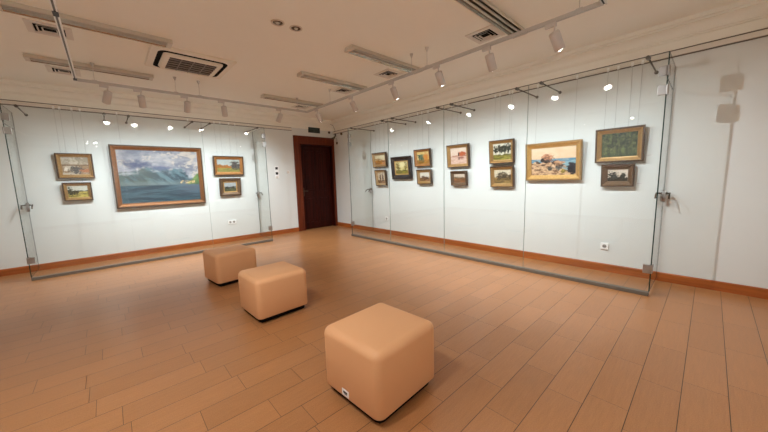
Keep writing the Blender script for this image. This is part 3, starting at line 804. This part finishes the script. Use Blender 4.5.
rk = obj('rocker', box(-.036, .036, -.0145, -.010, -.030, .020, bev=.002), M['mesh'], t)
t = thing('light_switch', 'single white light switch between the dark-square panel and the wooden door', 'light switch', *on_back(3.835, 1.74))
obj('cover_plate', box(-.043, .043, -.011, 0, -.043, .043, bev=.004), M['white'], t)
obj('rocker', box(-.030, .030, -.0145, -.010, -.030, .030, bev=.002), M['mesh'], t)
for (y, z, lb) in ((.578, 1.705, 'small white caption card beside the dark green forest picture'), (.658, 1.325, 'small white caption card beside the small picture of dark trees')):
    p = on_right(y, z); t = thing('caption_card', lb, 'caption card', p[0], p[1], 'picture caption cards')
    obj('card', box(-.038, .038, -.006, 0, -.016, .016), M['card'], t)
    bm = bmesh.new()
    for k in range(3): bx(bm, -.03, .03 - .012 * k, -.0066, -.0058, .006 - .008 * k, .0085 - .008 * k)
    obj('print', bm, principled('grey_print', (.25, .25, .25, 1), .7), t)
t = thing('exit_sign', 'dark rectangular exit sign mounted above the wooden door', 'sign', *on_back(4.74, 2.90))
obj('sign_box', box(-.19, .19, -.035, 0, 0, .155, bev=.004), M['sign'], t)
bm = bmesh.new()
for k in range(9):
    x = -.135 + k * .03; bx(bm, x, x + .020, -.0362, -.0345, .085, .112 if k % 3 else .118)
bx(bm, -.035, .035, -.0362, -.0345, .028, .066); bx(bm, -.15, -.05, -.0362, -.0345, .042, .052); bx(bm, .05, .15, -.0362, -.0345, .042, .052)
obj('sign_print', bm, M['signmark'], t)
def sensor(pos, label, r=.034):
    t = thing('wall_sensor', label, 'sensor', pos[0], pos[1], 'small dark sensors by the corner')
    bm = bmesh.new(); tube(bm, [(0, 0, 0), (0, -.014, 0)], r * 1.15, 18); obj('mounting_ring', bm, M['dsteel'], t)
    bm = bmesh.new(); lathe(bm, [(r, 0), (r, .012), (r * .75, .03), (0, .036)], 18)
    for v in bm.verts: v.co = Vector((v.co.x, -.012 - v.co.z, v.co.y))
    obj('dome', bm, M['brass'], t, True); return t
sensor(on_back(5.27, 3.005 - .05), 'small dark round sensor above the right end of the wooden door')
sensor(on_right(7.72, 2.87), 'small dark round sensor on the right wall close to the corner')
t = thing('security_camera', 'small dark bracket camera in the corner with a cable', 'camera', *on_right(8.05, 2.80))
obj('mount', box(-.03, .03, -.025, 0, .02, .18, bev=.005), M['dsteel'], t)
bm = bmesh.new(); tube(bm, [(0, -.02, .05), (.02, -.07, .02), (.03, -.09, 0)], .010, 10); obj('arm', bm, M['dsteel'], t)
bm = bmesh.new(); tube(bm, [(.03, -.06, -.01), (.05, -.17, -.05)], [.028, .03], 14); obj('housing', bm, M['brass'], t)
bm = bmesh.new()
tube(bm, [(0, -.012, .17), (.02, -.03, .22), (-.02, -.03, .28), (-.03, -.06, .36), (-.06, -.155, .40), (-.06, -.165, .47)], .005, 8)
obj('cable', bm, M['slot'], t)
t = thing('contact_switch', 'small dark box low on the corner wall below the camera', 'sensor', *on_right(7.98, 2.62))
obj('case', box(-.025, .025, -.03, 0, -.035, .035, bev=.005), M['brass'], t)
bm = bmesh.new(); tube(bm, [(0, -.01, .03), (-.01, -.012, .16)], .004, 8); obj('cable', bm, M['slot'], t)

# ------------------------------------------------------------------ world, camera, view
w = bpy.data.worlds.new('World'); SC.world = w; w.use_nodes = True
w.node_tree.nodes['Background'].inputs[0].default_value = (.9, .8, .7, 1); w.node_tree.nodes['Background'].inputs[1].default_value = 0.0
F, YAW, PITCH, ROLL = 298.7575, .742418613, .126448281, -.0281817914
fwd = Vector((math.sin(YAW) * math.cos(PITCH), math.cos(YAW) * math.cos(PITCH), -math.sin(PITCH)))
rt = Vector((math.cos(YAW), -math.sin(YAW), 0)); up = rt.cross(fwd)
r2 = math.cos(ROLL) * rt + math.sin(ROLL) * up; u2 = -math.sin(ROLL) * rt + math.cos(ROLL) * up
cam = bpy.data.cameras.new('camera'); co = bpy.data.objects.new('camera', cam); C.objects.link(co)
cam.sensor_fit = 'HORIZONTAL'; cam.sensor_width = 36; cam.lens = F / 768 * 36; cam.clip_start = .02
co.matrix_world = Matrix(((r2.x, u2.x, -fwd.x, 0), (r2.y, u2.y, -fwd.y, 0), (r2.z, u2.z, -fwd.z, CAM_H), (0, 0, 0, 1)))
SC.camera = co
cy = SC.cycles
cy.max_bounces = 14; cy.diffuse_bounces = 8; cy.glossy_bounces = 6; cy.transparent_max_bounces = 32
cy.caustics_reflective = False; cy.caustics_refractive = False
cy.use_denoising = True
SC.view_settings.view_transform = 'Standard'; SC.view_settings.look = 'None'
SC.view_settings.gamma = 1; SC.view_settings.use_curve_mapping = False
SC.view_settings.exposure = 0.03
